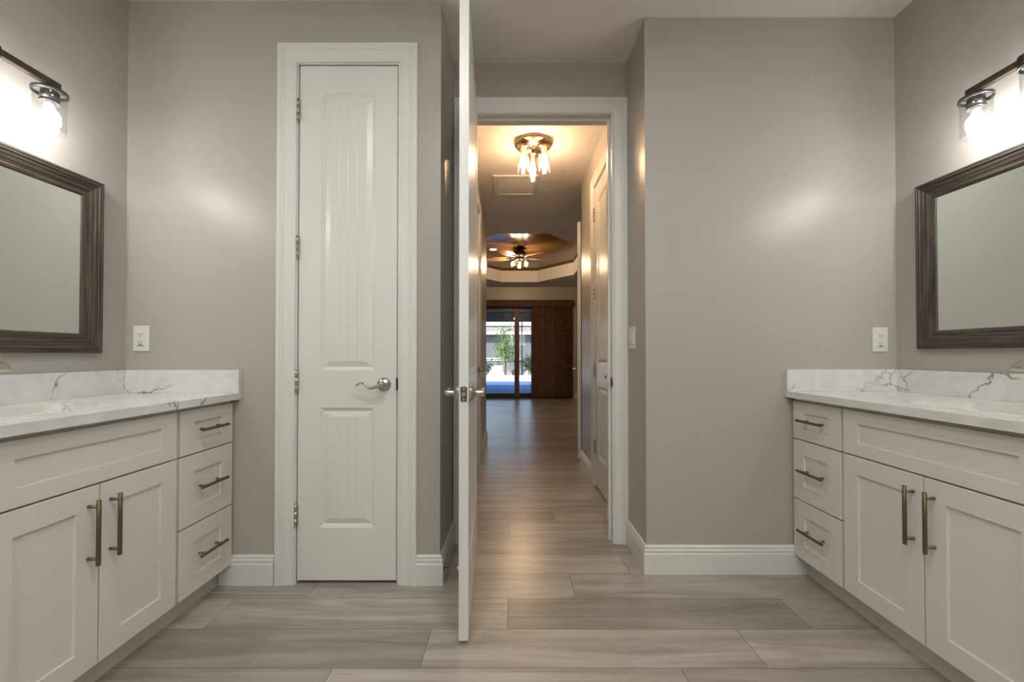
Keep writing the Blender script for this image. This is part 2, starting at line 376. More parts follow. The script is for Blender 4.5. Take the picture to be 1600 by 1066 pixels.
# ------------------------------------------------------------------ baseboards
BB = [(0, 0), (.016, 0), (.016, .097), (.0125, .102), (.0125, .105), (.0145, .108), (.0145, .117), (.010, .121), (.010, .124), (.012, .127), (.011, .133), (.006, .138), (0, .138)]
def baseboard(name, pts, left, label=None, m=m_white):
    """pts: wall line in plan, left=+1 if the room is to the left of travel"""
    P = [Vector(p) for p in pts]; loops = []
    for i, p in enumerate(P):
        ds = []
        if i > 0: ds.append((P[i] - P[i-1]).normalized())
        if i < len(P) - 1: ds.append((P[i+1] - P[i]).normalized())
        ns = [Vector((-d.y, d.x)) * left for d in ds]
        nrm = sum(ns, Vector((0, 0))); nrm = nrm / nrm.dot(ns[0])
        loops.append([Vector((p.x + nrm.x * d, p.y + nrm.y * d, z)) for d, z in BB])
    bm = new(); loft(bm, loops, True, True)
    return struct(link(name, bm, m), label)
XFL, XFR = -1.305, 1.373         # vanity faces
baseboard('baseboard_left', [(XFL - .06, YL), (CX0 - .097, YL)], -1, 'white baseboard between the left vanity and closet casing')
baseboard('baseboard_center', [(CX1 + .084, YL), (AL, YL), (AL, YD - .02)], -1, 'white baseboard turning into the doorway alcove on the left')
baseboard('baseboard_right', [(AR, YD - .02), (AR, YR), (XFR + .065, YR)], -1, 'white baseboard from the doorway to the right vanity')
baseboard('baseboard_hall_right', [(HRx, HD1 + .105), (HRx, 4.08), (HRx + .3, 4.08)], 1)
baseboard('baseboard_hall_left', [(HLx, LD1 + .105), (HLx, 5.20), (-1.5, 5.20)], -1)
baseboard('baseboard_bedroom', [(PX1 + .09, YB), (2.2, YB)], -1)

# ------------------------------------------------------------------ door casings
CP = [(0, 0), (0, .008), (.004, .0105), (.010, .0105), (.013, .0085), (.018, .0105), (.050, .0145), (.053, .0125), (.056, .0155), (.062, .0165), (.065, .0145), (.069, .0180), (.083, .0190), (.0875, .0165), (.089, .012), (.089, 0)]
def casing(bm, s0, s1, zt, F, prof=CP):
    """F(s, z, d) -> world"""
    loops = []
    for st in range(4):
        lp = []
        for u, d in prof:
            s = s0 - u if st < 2 else s1 + u
            z = 0 if st in (0, 3) else zt + u
            lp.append(F(s, z, d))
        loops.append(lp)
    loft(bm, loops, True, True)
def jamb(bm, s0, s1, zt, F, depth, stop, th=.018, stw=.035, std=.012):
    """liner boards through the wall plus the stop strips. d is positive out of wall toward viewer"""
    def bx(a0, a1, z0, z1, d0, d1):
        L = []
        for d in (d0, d1): L.append([F(a0, z0, d), F(a1, z0, d), F(a1, z1, d), F(a0, z1, d)])
        loft(bm, L, True, True)
    bx(s0 - th, s0, 0, zt, -depth, 0); bx(s1, s1 + th, 0, zt, -depth, 0); bx(s0 - th, s1 + th, zt, zt + th, -depth, 0)
    if stop is not None:
        bx(s0, s0 + std, 0, zt, stop - stw, stop); bx(s1 - std, s1, 0, zt, stop - stw, stop); bx(s0 + std, s1 - std, zt - std, zt, stop - stw, stop)
FL = lambda s, z, d: Vector((s, YL - d, z))
FD = lambda s, z, d: Vector((s, YD - d, z))
FDb = lambda s, z, d: Vector((s, YD2 + d, z))
FHR = lambda s, z, d: Vector((HRx - d, s, z))
FHL = lambda s, z, d: Vector((HLx + d, s, z))
bm = new(); casing(bm, CX0 - .006, CX1 + .006, CZ + .006, FL); jamb(bm, CX0, CX1, CZ, FL, T, -.040)
struct(link('trim_3', bm, m_white), 'white moulded casing around the closet door')
bm = new(); casing(bm, OL - .005, OR + .001, OH + .004, FD); casing(bm, OL - .005, OR + .005, OH + .005, FDb, [(u * .9, d) for u, d in CP]); jamb(bm, OL, OR, OH, FD, T, -.042)
struct(link('trim_4', bm, m_white), 'white moulded casing around the open doorway')
bm = new(); casing(bm, HD0 - .006, HD1 + .006, CZ + .006, FHR); jamb(bm, HD0, HD1, CZ, FHR, T, -.040)
struct(link('trim_5', bm, m_white), 'white casing around the panelled hall door on the right')
bm = new(); casing(bm, LD0 - .006, LD1 + .006, CZ + .006, FHL); jamb(bm, LD0, LD1, CZ, FHL, T, -.040)
struct(link('trim_6', bm, m_white), 'white casing around the hall door on the left')

# ------------------------------------------------------------------ panelled doors
def panel_loop(u0, u1, v0, v1, arch, ins, d, G, n=14):
    a, b = u0 + ins, u1 - ins; lo, hi = v0 + ins, v1 - ins; uc = (a + b) / 2; hw = (b - a) / 2
    pts = [(a, lo), (b, lo), (b, hi)]
    for i in range(1, n): 
        u = b + (a - b) * i / n; pts.append((u, hi + arch * (1 - ((u - uc) / hw) ** 2)))
    pts.append((a, hi)); return [G(u, v, d) for u, v in pts]
def door_slab(bm, w, h, th, G, stile=.104, p1=(.25, .81), p2=(.988, 2.288), arch=.020):
    """G(u, v, d): u across, v up, d depth into the slab from the front face"""
    for side in (0, 1):
        g = (lambda u, v, d: G(u, v, d)) if side == 0 else (lambda u, v, d: G(u, v, th - d))
        def q(a, b, c, e):
            bm.faces.new([bm.verts.new(g(*p, 0)) for p in ((a, c), (b, c), (b, e), (a, e))])
        s0, s1 = stile, w - stile
        q(0, s0, 0, h); q(s1, w, 0, h); q(s0, s1, 0, p1[0]); q(s0, s1, p1[1], p2[0])
        n = 14; uc = (s0 + s1) / 2; hw = (s1 - s0) / 2
        for i in range(n):
            a, b = s0 + (s1 - s0) * i / n, s0 + (s1 - s0) * (i + 1) / n
            f = lambda u: p2[1] + arch * (1 - ((u - uc) / hw) ** 2)
            bm.faces.new([bm.verts.new(g(*p, 0)) for p in ((a, f(a)), (b, f(b)), (b, h), (a, h))])
        for (v0, v1), ar in ((p1, 0), (p2, arch)):
            loops = [panel_loop(s0, s1, v0, v1, ar, i_, d_, g) for i_, d_ in ((0, 0), (.003, .0035), (.009, .0055), (.013, .0095), (.017, .0098), (.040, .0030), (.042, .0022))]
            loft(bm, loops)
            a, b = s0 + .042, s1 - .042; hw2 = (b - a) / 2; uc2 = (a + b) / 2
            top = lambda u: v1 - .042 + ar * max(0, 1 - ((u - uc2) / hw2) ** 2)
            npl = max(3, round((b - a) / .045)); us = []
            for k in range(npl):
                l, r = a + (b - a) * k / npl, a + (b - a) * (k + 1) / npl
                if k: us.append((l, .0042)); us.append((l + .0035, .0022))
                else: us.append((l, .0022))
                us.append(((l + r) / 2, .0022)); us.append((r - .0035, .0022)) if k < npl - 1 else us.append((r, .0022))
            for (x0, d0), (x1, d1) in zip(us, us[1:]):
                bm.faces.new([bm.verts.new(p) for p in (g(x0, v0 + .042, d0), g(x1, v0 + .042, d1), g(x1, top(x1), d1), g(x0, top(x0), d0))])
    # edges
    L = [[G(0, 0, d), G(w, 0, d), G(w, h, d), G(0, h, d)] for d in (0, th)]
    loft(bm, L)
def hinge(parent, p, out, along, h=.10):
    """knuckle at p, leaf lying along 'along'"""
    bm = new(); p = Vector(p); out = Vector(out); al = Vector(along)
    for k in range(3):
        lathe(bm, p + Vector((0, 0, -h/2 + k * h/3 + .001)), (0, 0, 1), [(.0062, 0), (.0062, h/3 - .002)], 10)
    lathe(bm, p + Vector((0, 0, h/2)), (0, 0, 1), [(.004, 0), (.0065, .002), (.004, .006)], 10)
    lathe(bm, p + Vector((0, 0, -h/2)), (0, 0, -1), [(.004, 0), (.0065, .002), (.004, .006)], 10)
    L = [[p + al * a + out * -.003 + Vector((0, 0, z)) for a, z in ((-.009, -h/2), (.009, -h/2), (.009, h/2), (-.009, h/2))],
         [p + al * a + out * -.007 + Vector((0, 0, z)) for a, z in ((-.009, -h/2), (.009, -h/2), (.009, h/2), (-.009, h/2))]]
    loft(bm, L, True, True)
    return link('hinge', bm, m_nickel, parent)
def lever(parent, p, out, along, neck=.052):
    """wave lever: rosette at p on the face, lever reaches in direction 'along'"""
    p = Vector(p); o = Vector(out); a = Vector(along); z = Vector((0, 0, 1)); bm = new()
    lathe(bm, p, o, [(.033, 0), (.033, .004), (.030, .010), (.021, .016), (.014, .019), (.0125, .022)], 28)
    lathe(bm, p, o, [(.0125, .018), (.0115, .030), (.0125, neck - .008), (.0125, neck + .002), (.008, neck + .007)], 20)
    pts, rad = [], []
    for i in range(15):
        t = i / 14
        pts.append(p + o * (neck - .004 + .004 * math.sin(t * 3.1)) + a * (.006 + .110 * t) + z * (-.013 * math.sin(min(1, t / .42) * math.pi * .5) * (1 if t < .42 else max(0, 1 - (t - .42) / .2)) + (.010 * math.sin(max(0, t - .45) / .55 * math.pi) if t > .45 else 0) - .004 * max(0, t - .85) / .15))
        rad.append(.0115 * (1 - .62 * t))
    tube(bm, pts, rad, 12, flat=(1, .8))
    return link('door_handle', bm, m_nickel, parent)

# closet door (closed)
d1 = bpy.data.objects.new('door_1', None); COL.objects.link(d1); d1.location = (CX0, YL, 0); LOC['door_1'] = Matrix.Translation((CX0, YL, 0))
struct(d1, 'closed narrow white panelled closet door left of the doorway')
DW = CX1 - CX0 - .010
G1 = lambda u, v, d: Vector((CX0 + .006 + u, YL + .002 + d, .016 + v))
bm = new(); door_slab(bm, DW, 2.426, .0355, G1, p1=(.246, .806), p2=(.982, 2.282)); link('door_slab', bm, m_white, d1)
for hz in (2.229, 1.579, .947, .323): hinge(d1, (CX0 + .001, YL - .008, hz), (0, -1, 0), (1, 0, 0))
lever(d1, (-.605, YL + .002, .932), (0, -1, 0), (-1, 0, 0))
bm = new(); box(bm, CX1 - .0045, CX1 + .004, YL - .006, YL + .02, .905, .962); link('strike_plate', bm, m_black, d1)

# open bathroom door
ang = math.radians(2.6)
d2 = bpy.data.objects.new('door_2', None); COL.objects.link(d2); hx, hy = OL + .005, YD - .026; d2.location = (hx, hy, 0); LOC['door_2'] = Matrix.Translation((hx, hy, 0))
struct(d2, 'open white bathroom door seen edge-on at the doorway')
DWo = .805
ca, sa = math.cos(ang), math.sin(ang)
# u runs from hinge toward the camera; d goes right (+x) from the left face
def G2(u, v, d): return Vector((hx + .004 + u * sa + d * ca, hy - u * ca + d * sa, .014 + v))
bm = new(); door_slab(bm, DWo, 2.426, .0355, G2, p1=(.246, .806), p2=(.982, 2.282), stile=.118); link('door_slab', bm, m_white, d2)
for hz in (2.229, 1.579, .947, .323): hinge(d2, (hx - .002, hy + .006, hz), (0, -1, 0), (1, 0, 0))
nl = Vector((-ca, -sa, 0)); al = Vector((-sa, ca, 0))
lever(d2, G2(DWo - .062, .910, 0), nl, al); lever(d2, G2(DWo - .062, .910, .0355), -nl, al)
# latch plate on leading edge
bm = new()
ce = G2(DWo, .910, .01775); e1 = Vector((ca, sa, 0)); outv = Vector((sa, -ca, 0))
def rrect(w, h, r, off, n=5):
    P = []
    for cx, cz, a0 in ((w-r, h-r, 0), (-w+r, h-r, 90), (-w+r, -h+r, 180), (w-r, -h+r, 270)):
        for i in range(n + 1):
            t = math.radians(a0 + 90 * i / n); P.append(ce + e1 * (cx + r * math.cos(t)) + Vector((0, 0, cz + r * math.sin(t))) + outv * off)
    return P
loft(bm, [rrect(.0125, .0285, .005, -.001), rrect(.0125, .0285, .005, .0012)], True, True)
lp_ = link('latch_plate', bm, m_gun, d2)
bm = new()
for dz in (-.020, .020): lathe(bm, ce + Vector((0, 0, dz)) + outv * .0008, outv, [(.005, 0), (.0045, .0015), (.002, .0008)], 12)
lathe(bm, ce + outv * .0008, outv, [(.0085, 0), (.0085, .007), (.007, .009)], 14)
link('latch_bolt', bm, m_nickel, d2)
# strike on right jamb
bm = new(); box(bm, OR - .0015, OR + .002, YD - .004, YD + .030, .885, .942); box(bm, OR - .004, OR + .001, YD - .014, YD + .0, .897, .930); struct(link('trim_7', bm, m_black), 'dark strike plate on the right jamb of the doorway')

# hall door on the right
d3 = bpy.data.objects.new('door_3', None); COL.objects.link(d3); d3.location = (HRx, HD1, 0); LOC['door_3'] = Matrix.Translation((HRx, HD1, 0))
struct(d3, 'closed white panelled door in the right hall wall')
G3 = lambda u, v, d: Vector((HRx + .002 + d, HD1 - .005 - u, .016 + v))
bm = new(); door_slab(bm, HD1 - HD0 - .01, 2.426, .0355, G3, p1=(.246, .806), p2=(.982, 2.282), stile=.115); link('door_slab', bm, m_white, d3)
for hz in (2.229, 1.579, .947, .323): hinge(d3, (HRx - .008, HD1 - .001, hz), (-1, 0, 0), (0, -1, 0))
lever(d3, (HRx + .002, HD0 + .066, .932), (-1, 0, 0), (0, 1, 0))
# hall door on the left
d4 = bpy.data.objects.new('door_4', None); COL.objects.link(d4); d4.location = (HLx, LD1, 0); LOC['door_4'] = Matrix.Translation((HLx, LD1, 0))
struct(d4, 'closed white panelled door in the left hall wall')
G4 = lambda u, v, d: Vector((HLx - .002 - d, LD1 - .005 - u, .016 + v))
bm = new(); door_slab(bm, LD1 - LD0 - .01, 2.426, .0355, G4, p1=(.246, .806), p2=(.982, 2.282), stile=.115); link('door_slab', bm, m_white, d4)
lever(d4, (HLx - .002, LD1 - .066, .932), (1, 0, 0), (0, -1, 0))
# bedroom door leaf standing open past the hall corner
a5 = math.radians(14.0)
d5 = bpy.data.objects.new('door_5', None); COL.objects.link(d5); d5.location = (.885, 5.0, 0); LOC['door_5'] = Matrix.Translation((.885, 5.0, 0))
struct(d5, 'white bedroom door standing open at the end of the hall')
def G5(u, v, d): return Vector((.885 - u * math.sin(a5) - d * math.cos(a5), 5.0 - u * math.cos(a5) + d * math.sin(a5), .014 + v))
bm = new(); door_slab(bm, .762, 2.426, .0355, G5, p1=(.246, .806), p2=(.982, 2.282)); link('door_slab', bm, m_white, d5)
n5 = Vector((math.cos(a5), -math.sin(a5), 0)); a5v = Vector((math.sin(a5), math.cos(a5), 0))
lever(d5, G5(.70, .910, 0), n5, a5v); lever(d5, G5(.70, .910, .0355), -n5, a5v)

# door stop
ds = thing('door_stop', 'small nickel rod door stop with white tip on the alcove baseboard', 'door stop', (AL + .016, 1.975, .067))
bm = new(); lathe(bm, (AL + .0155, 1.975, .067), (1, 0, 0), [(.011, 0), (.010, .003), (.005, .006), (.0028, .008), (.0028, .064), (.004, .066)], 14); link('rod', bm, m_gun, ds)
bm = new(); lathe(bm, (AL + .0155, 1.975, .067), (1, 0, 0), [(.006, .062), (.0072, .065), (.0072, .075), (.005, .079)], 14); link('rubber_tip', bm, m_plastic, ds)

# ------------------------------------------------------------------ vanities
def pull(parent, p, out, along, length, cc, label=None):
    p, o, a = Vector(p), Vector(out), Vector(along); bm = new()
    lathe(bm, p + o * .032 - a * length/2, a, [(.0052, 0), (.0062, .001), (.0062, length - .001), (.0052, length)], 16)
    for s in (-1, 1): lathe(bm, p + a * s * cc/2, o, [(.0052, 0), (.0048, .003), (.0048, .030)], 12)
    return link('handle', bm, m_bronze, parent)
def shaker(name, parent, F, u0, u1, v0, v1, ru, rv):
    """F(u, v, d): d into the panel from its face"""
    bm = new()
    def lp(iu, iv, d): return [F(u0 + iu, v0 + iv, d), F(u1 - iu, v0 + iv, d), F(u1 - iu, v1 - iv, d), F(u0 + iu, v1 - iv, d)]
    loft(bm, [lp(0, 0, .019), lp(0, 0, .0012), lp(.0012, .0012, 0), lp(ru, rv, 0), lp(ru + .0008, rv + .0008, .0075)], True, True)
    return link(name, bm, m_cab, parent)
TOP, THK = .893, .030
def vanity(side, xw, xf, yw, yd, ys0, ys1, near, lab):
    """side -1 left wall, +1 right wall; yd drawer bank start, ys sink span"""
    s = side; X = lambda a: xf + s * a      # distance behind the face
    F = lambda u, v, d: Vector((X(d), u, v))
    out = Vector((-s, 0, 0))
    r = thing('vanity_cabinet', lab['cab'], 'cabinet', ((xw + xf) / 2, (near + yw) / 2, 0))
    xa, xb = sorted((X(.019), xw - s * .001)); bm = new()
    box(bm, xa, xb, near, yw - .001, .10, TOP - THK)
    link('body', bm, m_cab, r)
    bm = new(); xa, xb = sorted((X(.065), X(.085))); box(bm, xa, xb, near, yw, 0, .10)
    link('toe_kick', bm, m_toe, r)
    zt, zb = .846, .100
    def bank(y0, y1):
        for a, b, rv in ((.668, zt, .050), (.380, .662, .068), (zb, .374, .068)):
            d = shaker('drawer', r, F, y0, y1, a, b, .072, rv)
            h = pull(r, F((y0 + y1) / 2, (a + b) / 2 + (.008 if b < .5 else .004), 0), out, (0, 1, 0), .158, .096)
            h.parent = d; h.matrix_parent_inverse = d.matrix_parent_inverse.inverted() @ Matrix.Identity(4)
            h.matrix_parent_inverse = (rootmat(r) @ d.matrix_parent_inverse).inverted()
    bank(yd + .003, yw - .014)
    bank(near + .004, ys0 - .008)
    shaker('false_front', r, F, ys0, ys1, .668, zt, .072, .050)
    ym = (ys0 + ys1) / 2
    for a, b, hy_ in ((ys0, ym - .002, ym - .036), (ym + .002, ys1, ym + .034)):
        d = shaker('door', r, F, a, b, zb, .662, .070, .070)
        h = pull(r, F(hy_, .523, 0), out, (0, 0, 1), .200, .160)
        h.parent = d; h.matrix_parent_inverse = (rootmat(r) @ d.matrix_parent_inverse).inverted()
    # countertop with a real sink cut-out
    xc = xf - s * .030                                 # front edge of slab
    c = thing('countertop', lab['top'], 'countertop', ((xw + xf) / 2, (near + yw) / 2, TOP - THK))
    sx = (xw * .49 + xc * .51); hx_, hy_ = .135, .215  # sink half sizes
    def rr(k, z, n=6, rad=.06, gx=hx_, gy=hy_):
        P = []
        gx, gy = gx - k, gy - k
        for cx, cy, a0 in ((gx - rad, gy - rad, 0), (-gx + rad, gy - rad, 90), (-gx + rad, -gy + rad, 180), (gx - rad, -gy + rad, 270)):
            for i in range(n + 1):
                t = math.radians(a0 + 90 * i / n); P.append(Vector((sx + cx + rad * math.cos(t), ym + cy + rad * math.sin(t), z)))
        return P
    bm = new(); x0, x1 = sorted((xc, xw))
    for z in (TOP, TOP - THK):
        ov = [bm.verts.new((x, y, z)) for x, y in ((x0, near), (x1, near), (x1, yw), (x0, yw))]
        iv = [bm.verts.new((p.x, p.y, z)) for p in rr(0, z)]
        es = [bm.edges.new((ov[i], ov[(i+1) % 4])) for i in range(4)] + [bm.edges.new((iv[i], iv[(i+1) % len(iv)])) for i in range(len(iv))]
        bmesh.ops.triangle_fill(bm, edges=es, use_beauty=True)
    loft(bm, [[(x0, near, z), (x1, near, z), (x1, yw, z), (x0, yw, z)] for z in (TOP, TOP - THK)]); loft(bm, [rr(0, TOP), rr(0, TOP - THK)])
    bevel(link('slab', bm, m_quartz, c), .0015, 1)
    bz = TOP + .107
    bm = new(); a, b = sorted((xw, xw - s * .020)); box(bm, a, b, near, yw - .020, TOP, bz); bevel(link('side_backsplash', bm, m_quartz, c), .001, 1)
    bm = new(); a, b = sorted((xw, xc)); box(bm, a, b, yw - .020, yw, TOP, bz); bevel(link('end_backsplash', bm, m_quartz, c), .001, 1)
    # undermount basin
    k = thing('sink_basin', lab['sink'], 'sink', (sx, ym, TOP - .17))
    bm = new()
    loft(bm, [rr(-.02, TOP - THK - .001), rr(-.004, TOP - THK - .001), rr(.002, TOP - .06), rr(.012, TOP - .13, rad=.055), rr(.035, TOP - .155, rad=.05), rr(.10, TOP - .160, rad=.03)], False, True, smooth=True)
    link('basin', bm, m_porc, k, fix=False)
    bm = new(); lathe(bm, (sx, ym, TOP - .1605), (0, 0, 1), [(.024, 0), (.024, .003), (.016, .004), (.012, .002)], 20); link('drain', bm, m_nickel, k)
    # faucet
    fx = xw - s * .075
    f = thing('faucet', lab['tap'], 'faucet', (fx, ym, TOP))
    bm = new(); lathe(bm, (fx, ym, TOP), (0, 0, 1), [(.027, 0), (.027, .006), (.021, .010), (.018, .05), (.017, .11)], 24)
    pts, rad = [], []
    tipx = xw - s * .205
    for i in range(17):
        t = i / 16; th = math.pi * t * .93
        cxm = (fx + tipx) / 2; R = abs(tipx - fx) / 2
        pts.append((cxm + s * R * math.cos(th), ym, TOP + .104 + .046 * math.sin(th) + .012 * t)); rad.append(.017 + .004 * t)
    tube(bm, pts, rad, 16, side=(0, 1, 0), flat=(1.25, .55)); link('spout', bm, m_nickel, f)
    bm = new(); tube(bm, [(fx + s * .012, ym, TOP + .100), (fx + s * .030, ym, TOP + .112), (fx + s * .048, ym, TOP + .118)], [.010, .007, .0055], 10, side=(0, 1, 0), flat=(1.2, .6)); link('handle', bm, m_nickel, f)
    return r
vanity(-1, XL, XFL, YL, 1.637, 1.022, 1.622, .700, dict(
    cab='off-white shaker vanity cabinet with bronze bar pulls, beside the closet door wall',
    top='white quartz vanity top with grey veins, left of the closet door',
    sink='white undermount sink in the vanity top left of the closet door',
    tap='brushed nickel faucet under the mirror left of the closet door'))
vanity(1, XR, XFR, YR, 1.743, 1.060, 1.733, .738, dict(
    cab='off-white shaker vanity cabinet with bronze bar pulls, right of the doorway',
    top='white quartz vanity top with dark veins, right of the doorway',
    sink='white undermount sink in the vanity top right of the doorway',
    tap='brushed nickel faucet under the mirror right of the doorway'))

# ------------------------------------------------------------------ mirrors
def mirror(s, xw, y1, z0, z1, w, lab):
    y0 = y1 - w
    r = thing('wall_mirror', lab, 'mirror', (xw, (y0 + y1) / 2, z0))
    prof = [(0, 0), (0, .024), (.003, .0305), (.010, .0315), (.012, .0295), (.020, .0300), (.022, .0270), (.034, .0250), (.036, .0230), (.050, .0200), (.052, .0180), (.064, .0150), (.067, .0165), (.078, .0135), (.082, .0080), (.082, 0)]
    bm = new(); C4 = ((y0, z0, 1, 1), (y1, z0, -1, 1), (y1, z1, -1, -1), (y0, z1, 1, -1))
    loops = [[Vector((xw - s * d, y + sy * u, z + sz * u)) for u, d in prof] for y, z, sy, sz in C4]
    L = [[bm.verts.new(p) for p in lp] for lp in loops]
    for k in range(4):
        a, b = L[k], L[(k + 1) % 4]
        for i in range(len(a) - 1):
            f = bm.faces.new((a[i], a[i+1], b[i+1], b[i])); f.material_index = k % 2
    link('frame', bm, [m_frame_h, m_frame_v], r)
    bm = new(); a, b = sorted((xw - s * .002, xw - s * .009)); box(bm, a, b, y0 + .078, y1 - .078, z0 + .078, z1 - .078)
    link('mirror_glass', bm, m_mirror, r)
mirror(-1, XL, 1.822, 1.079, 1.822, 1.03, 'dark weathered wood framed mirror above the vanity left of the closet door')
mirror(1, XR, 1.930, 1.098, 1.853, 1.06, 'dark weathered wood framed mirror above the vanity right of the doorway')

# ------------------------------------------------------------------ vanity lights
def vlight(s, xw, yc, sp, zt, lab):
    x = xw - s * .112
    r = thing('vanity_light', lab, 'wall light', (xw, yc, zt))
    bm = new(); box(bm, x - .011, x + .011, yc - sp - .030, yc + sp + .030, zt + .020, zt + .044)
    bevel(link('bar', bm, m_bar, r), .001, 1)
    bm = new(); a, b = sorted((xw, xw - s * .018)); box(bm, a, b, yc - .075, yc + .075, zt - .03, zt + .09)
    bevel(link('backplate', bm, m_black, r), .004, 2)
    for e in (-1, 1):
        bm = new(); a, b = sorted((xw - s * .015, x - s * .010)); box(bm, a, b, yc + e * .045 - .008, yc + e * .045 + .008, zt + .044, zt + .056)
        box(bm, x - .014, x + .014, yc + e * .045 - .009, yc + e * .045 + .009, zt + .016, zt + .050)
        bevel(link('bracket', bm, m_black, r), .0015, 1)
    for k in (-1, 0, 1):
        c = Vector((x, yc + k * sp, zt))
        bm = new()
        lathe(bm, c, (0, 0, 1), [(.006, .0), (.006, .020)], 12)
        lathe(bm, c, (0, 0, 1), [(.026, -.042), (.026, -.002), (.018, .004), (.006, .008)], 24)
        lathe(bm, c, (0, 0, 1), [(.0285, -.045), (.0285, -.036)], 24)
        R = .047
        lathe(bm, c, (0, 0, 1), [(R, -.010), (R + .003, -.010), (R + .003, .001), (R - .002, .001), (R - .002, -.010)], 40, cap=False)
        for q in range(3):
            t = math.pi * 2 * q / 3 + .5
            tube(bm, [c + Vector((0, 0, -.004)), c + Vector((math.cos(t) * R, math.sin(t) * R, -.004))], .0025, 6)
        sh = link('socket', bm, m_gun, r)
        bm = new(); lathe(bm, c, (0, 0, 1), [(R - .001, -.003), (R - .001, -.148), (R - .0025, -.151), (R - .004, -.148), (R - .0035, -.003)], 40, cap=False)
        link('glass_shade', bm, m_glass, r)
        bm = new()
        lathe(bm, c, (0, 0, 1), [(.0145, -.040), (.0155, -.062), (.021, -.074)], 20)
        b = link('bulb_base', bm, m_bulbneck, r)
        bm = new(); sphere(bm, c + Vector((0, 0, -.094)), .030, 18, 10, .88); link('bulb', bm, m_bulb, r)
vlight(-1, XL, 1.317, .210, 2.046, 'three-bulb wood bar vanity light above the mirror left of the closet door')
vlight(1, XR, 1.400, .195, 2.066, 'three-bulb wood bar vanity light above the mirror right of the doorway')

# ------------------------------------------------------------------ outlets and switch
def outlet(xc, yw, zc, lab, sgn):
    r = thing('wall_outlet', lab, 'outlet', (xc, yw, zc))
    bm = new(); box(bm, xc - .0375, xc + .0375, yw - .0055, yw, zc - .060, zc + .060); bevel(link('cover_plate', bm, m_plastic, r), .002, 2)
    bm = new(); box(bm, xc - .0165, xc + .0165, yw - .0085, yw - .0045, zc - .0335, zc + .0335); bevel(link('receptacle', bm, m_plastic, r), .001, 1)
    for dz in (.020, -.018):
        bm = new(); box(bm, xc - .0082, xc + .0082, yw - .0086, yw - .0080, zc + dz - .0010, zc + dz + .0010, 1)
        for dx in (-.0065, .0065): box(bm, xc + dx - .0013, xc + dx + .0013, yw - .0089, yw - .0080, zc + dz - .0042, zc + dz + .0042)
        box(bm, xc - .0010, xc + .0010, yw - .0086, yw - .0080, zc + dz - .0100, zc + dz, 1)
        lathe(bm, (xc, yw - .0080, zc + dz - .0105), (0, -1, 0), [(.0026, 0), (.0026, .0009)], 10)
        link('slots', bm, [m_slot, m_plastic], r)
    bm = new(); box(bm, xc - .0125, xc + .0125, yw - .0089, yw - .0080, zc - .0335, zc - .0312); link('test_button', bm, m_slot, r)
    for dz in (.050, -.050):
        bm = new(); lathe(bm, (xc, yw - .0050, zc + dz), (0, -1, 0), [(.0022, 0), (.0018, .0009)], 10); link('screw', bm, m_plastic, r)
outlet(-1.744, YL, 1.148, 'white wall outlet above the backsplash left of the closet door', -1)
outlet(1.813, YR, 1.146, 'white wall outlet above the backsplash right of the doorway', 1)
sw = thing('light_switch', 'white double rocker light switch plate on the wall beside the doorway casing', 'light switch', (AR, 2.283, 1.165))
bm = new(); box(bm, AR - .0055, AR, 2.225, 2.341, 1.165 - .060, 1.165 + .060); bevel(link('cover_plate', bm, m_plastic, sw), .002, 2)
for yy in (2.260, 2.306):
    bm = new(); loft(bm, [[(AR - .005, yy - .016, 1.165 - .033), (AR - .005, yy + .016, 1.165 - .033), (AR - .005, yy + .016, 1.165 + .033), (AR - .005, yy - .016, 1.165 + .033)],
        [(AR - .011, yy - .016, 1.165 - .033), (AR - .011, yy + .016, 1.165 - .033), (AR - .0075, yy + .016, 1.165 + .033), (AR - .0075, yy - .016, 1.165 + .033)]], True, True)
    link('rocker', bm, m_plastic, sw)

# ------------------------------------------------------------------ added bathroom fill lights, built as recessed cans out of frame
for i, (x, y, lab) in enumerate(((-.85, -.8, 'added unseen recessed fill light over the left side of the bathroom, farther from the doorway'), (.90, -.8, 'added unseen recessed fill light over the right side of the bathroom, farther from the doorway'),
        (-.40, .55, 'added unseen recessed fill light between the left vanity and the middle of the bathroom'), (.40, .55, 'added unseen recessed fill light between the right vanity and the middle of the bathroom'))):
    r = thing('recessed_light', lab, 'ceiling light', (x, y, H), 'added fill lights in the bathroom ceiling')
    bm = new(); lathe(bm, (x, y, H), (0, 0, -1), [(.095, 0), (.093, .005), (.078, .006), (.075, .001)], 32, cap=False); link('trim_ring', bm, m_white, r)
    bm = new(); lathe(bm, (x, y, H - .0005), (0, 0, -1), [(.075, 0), (.075, .002)], 32); link('lens', bm, m_fill_down, r)

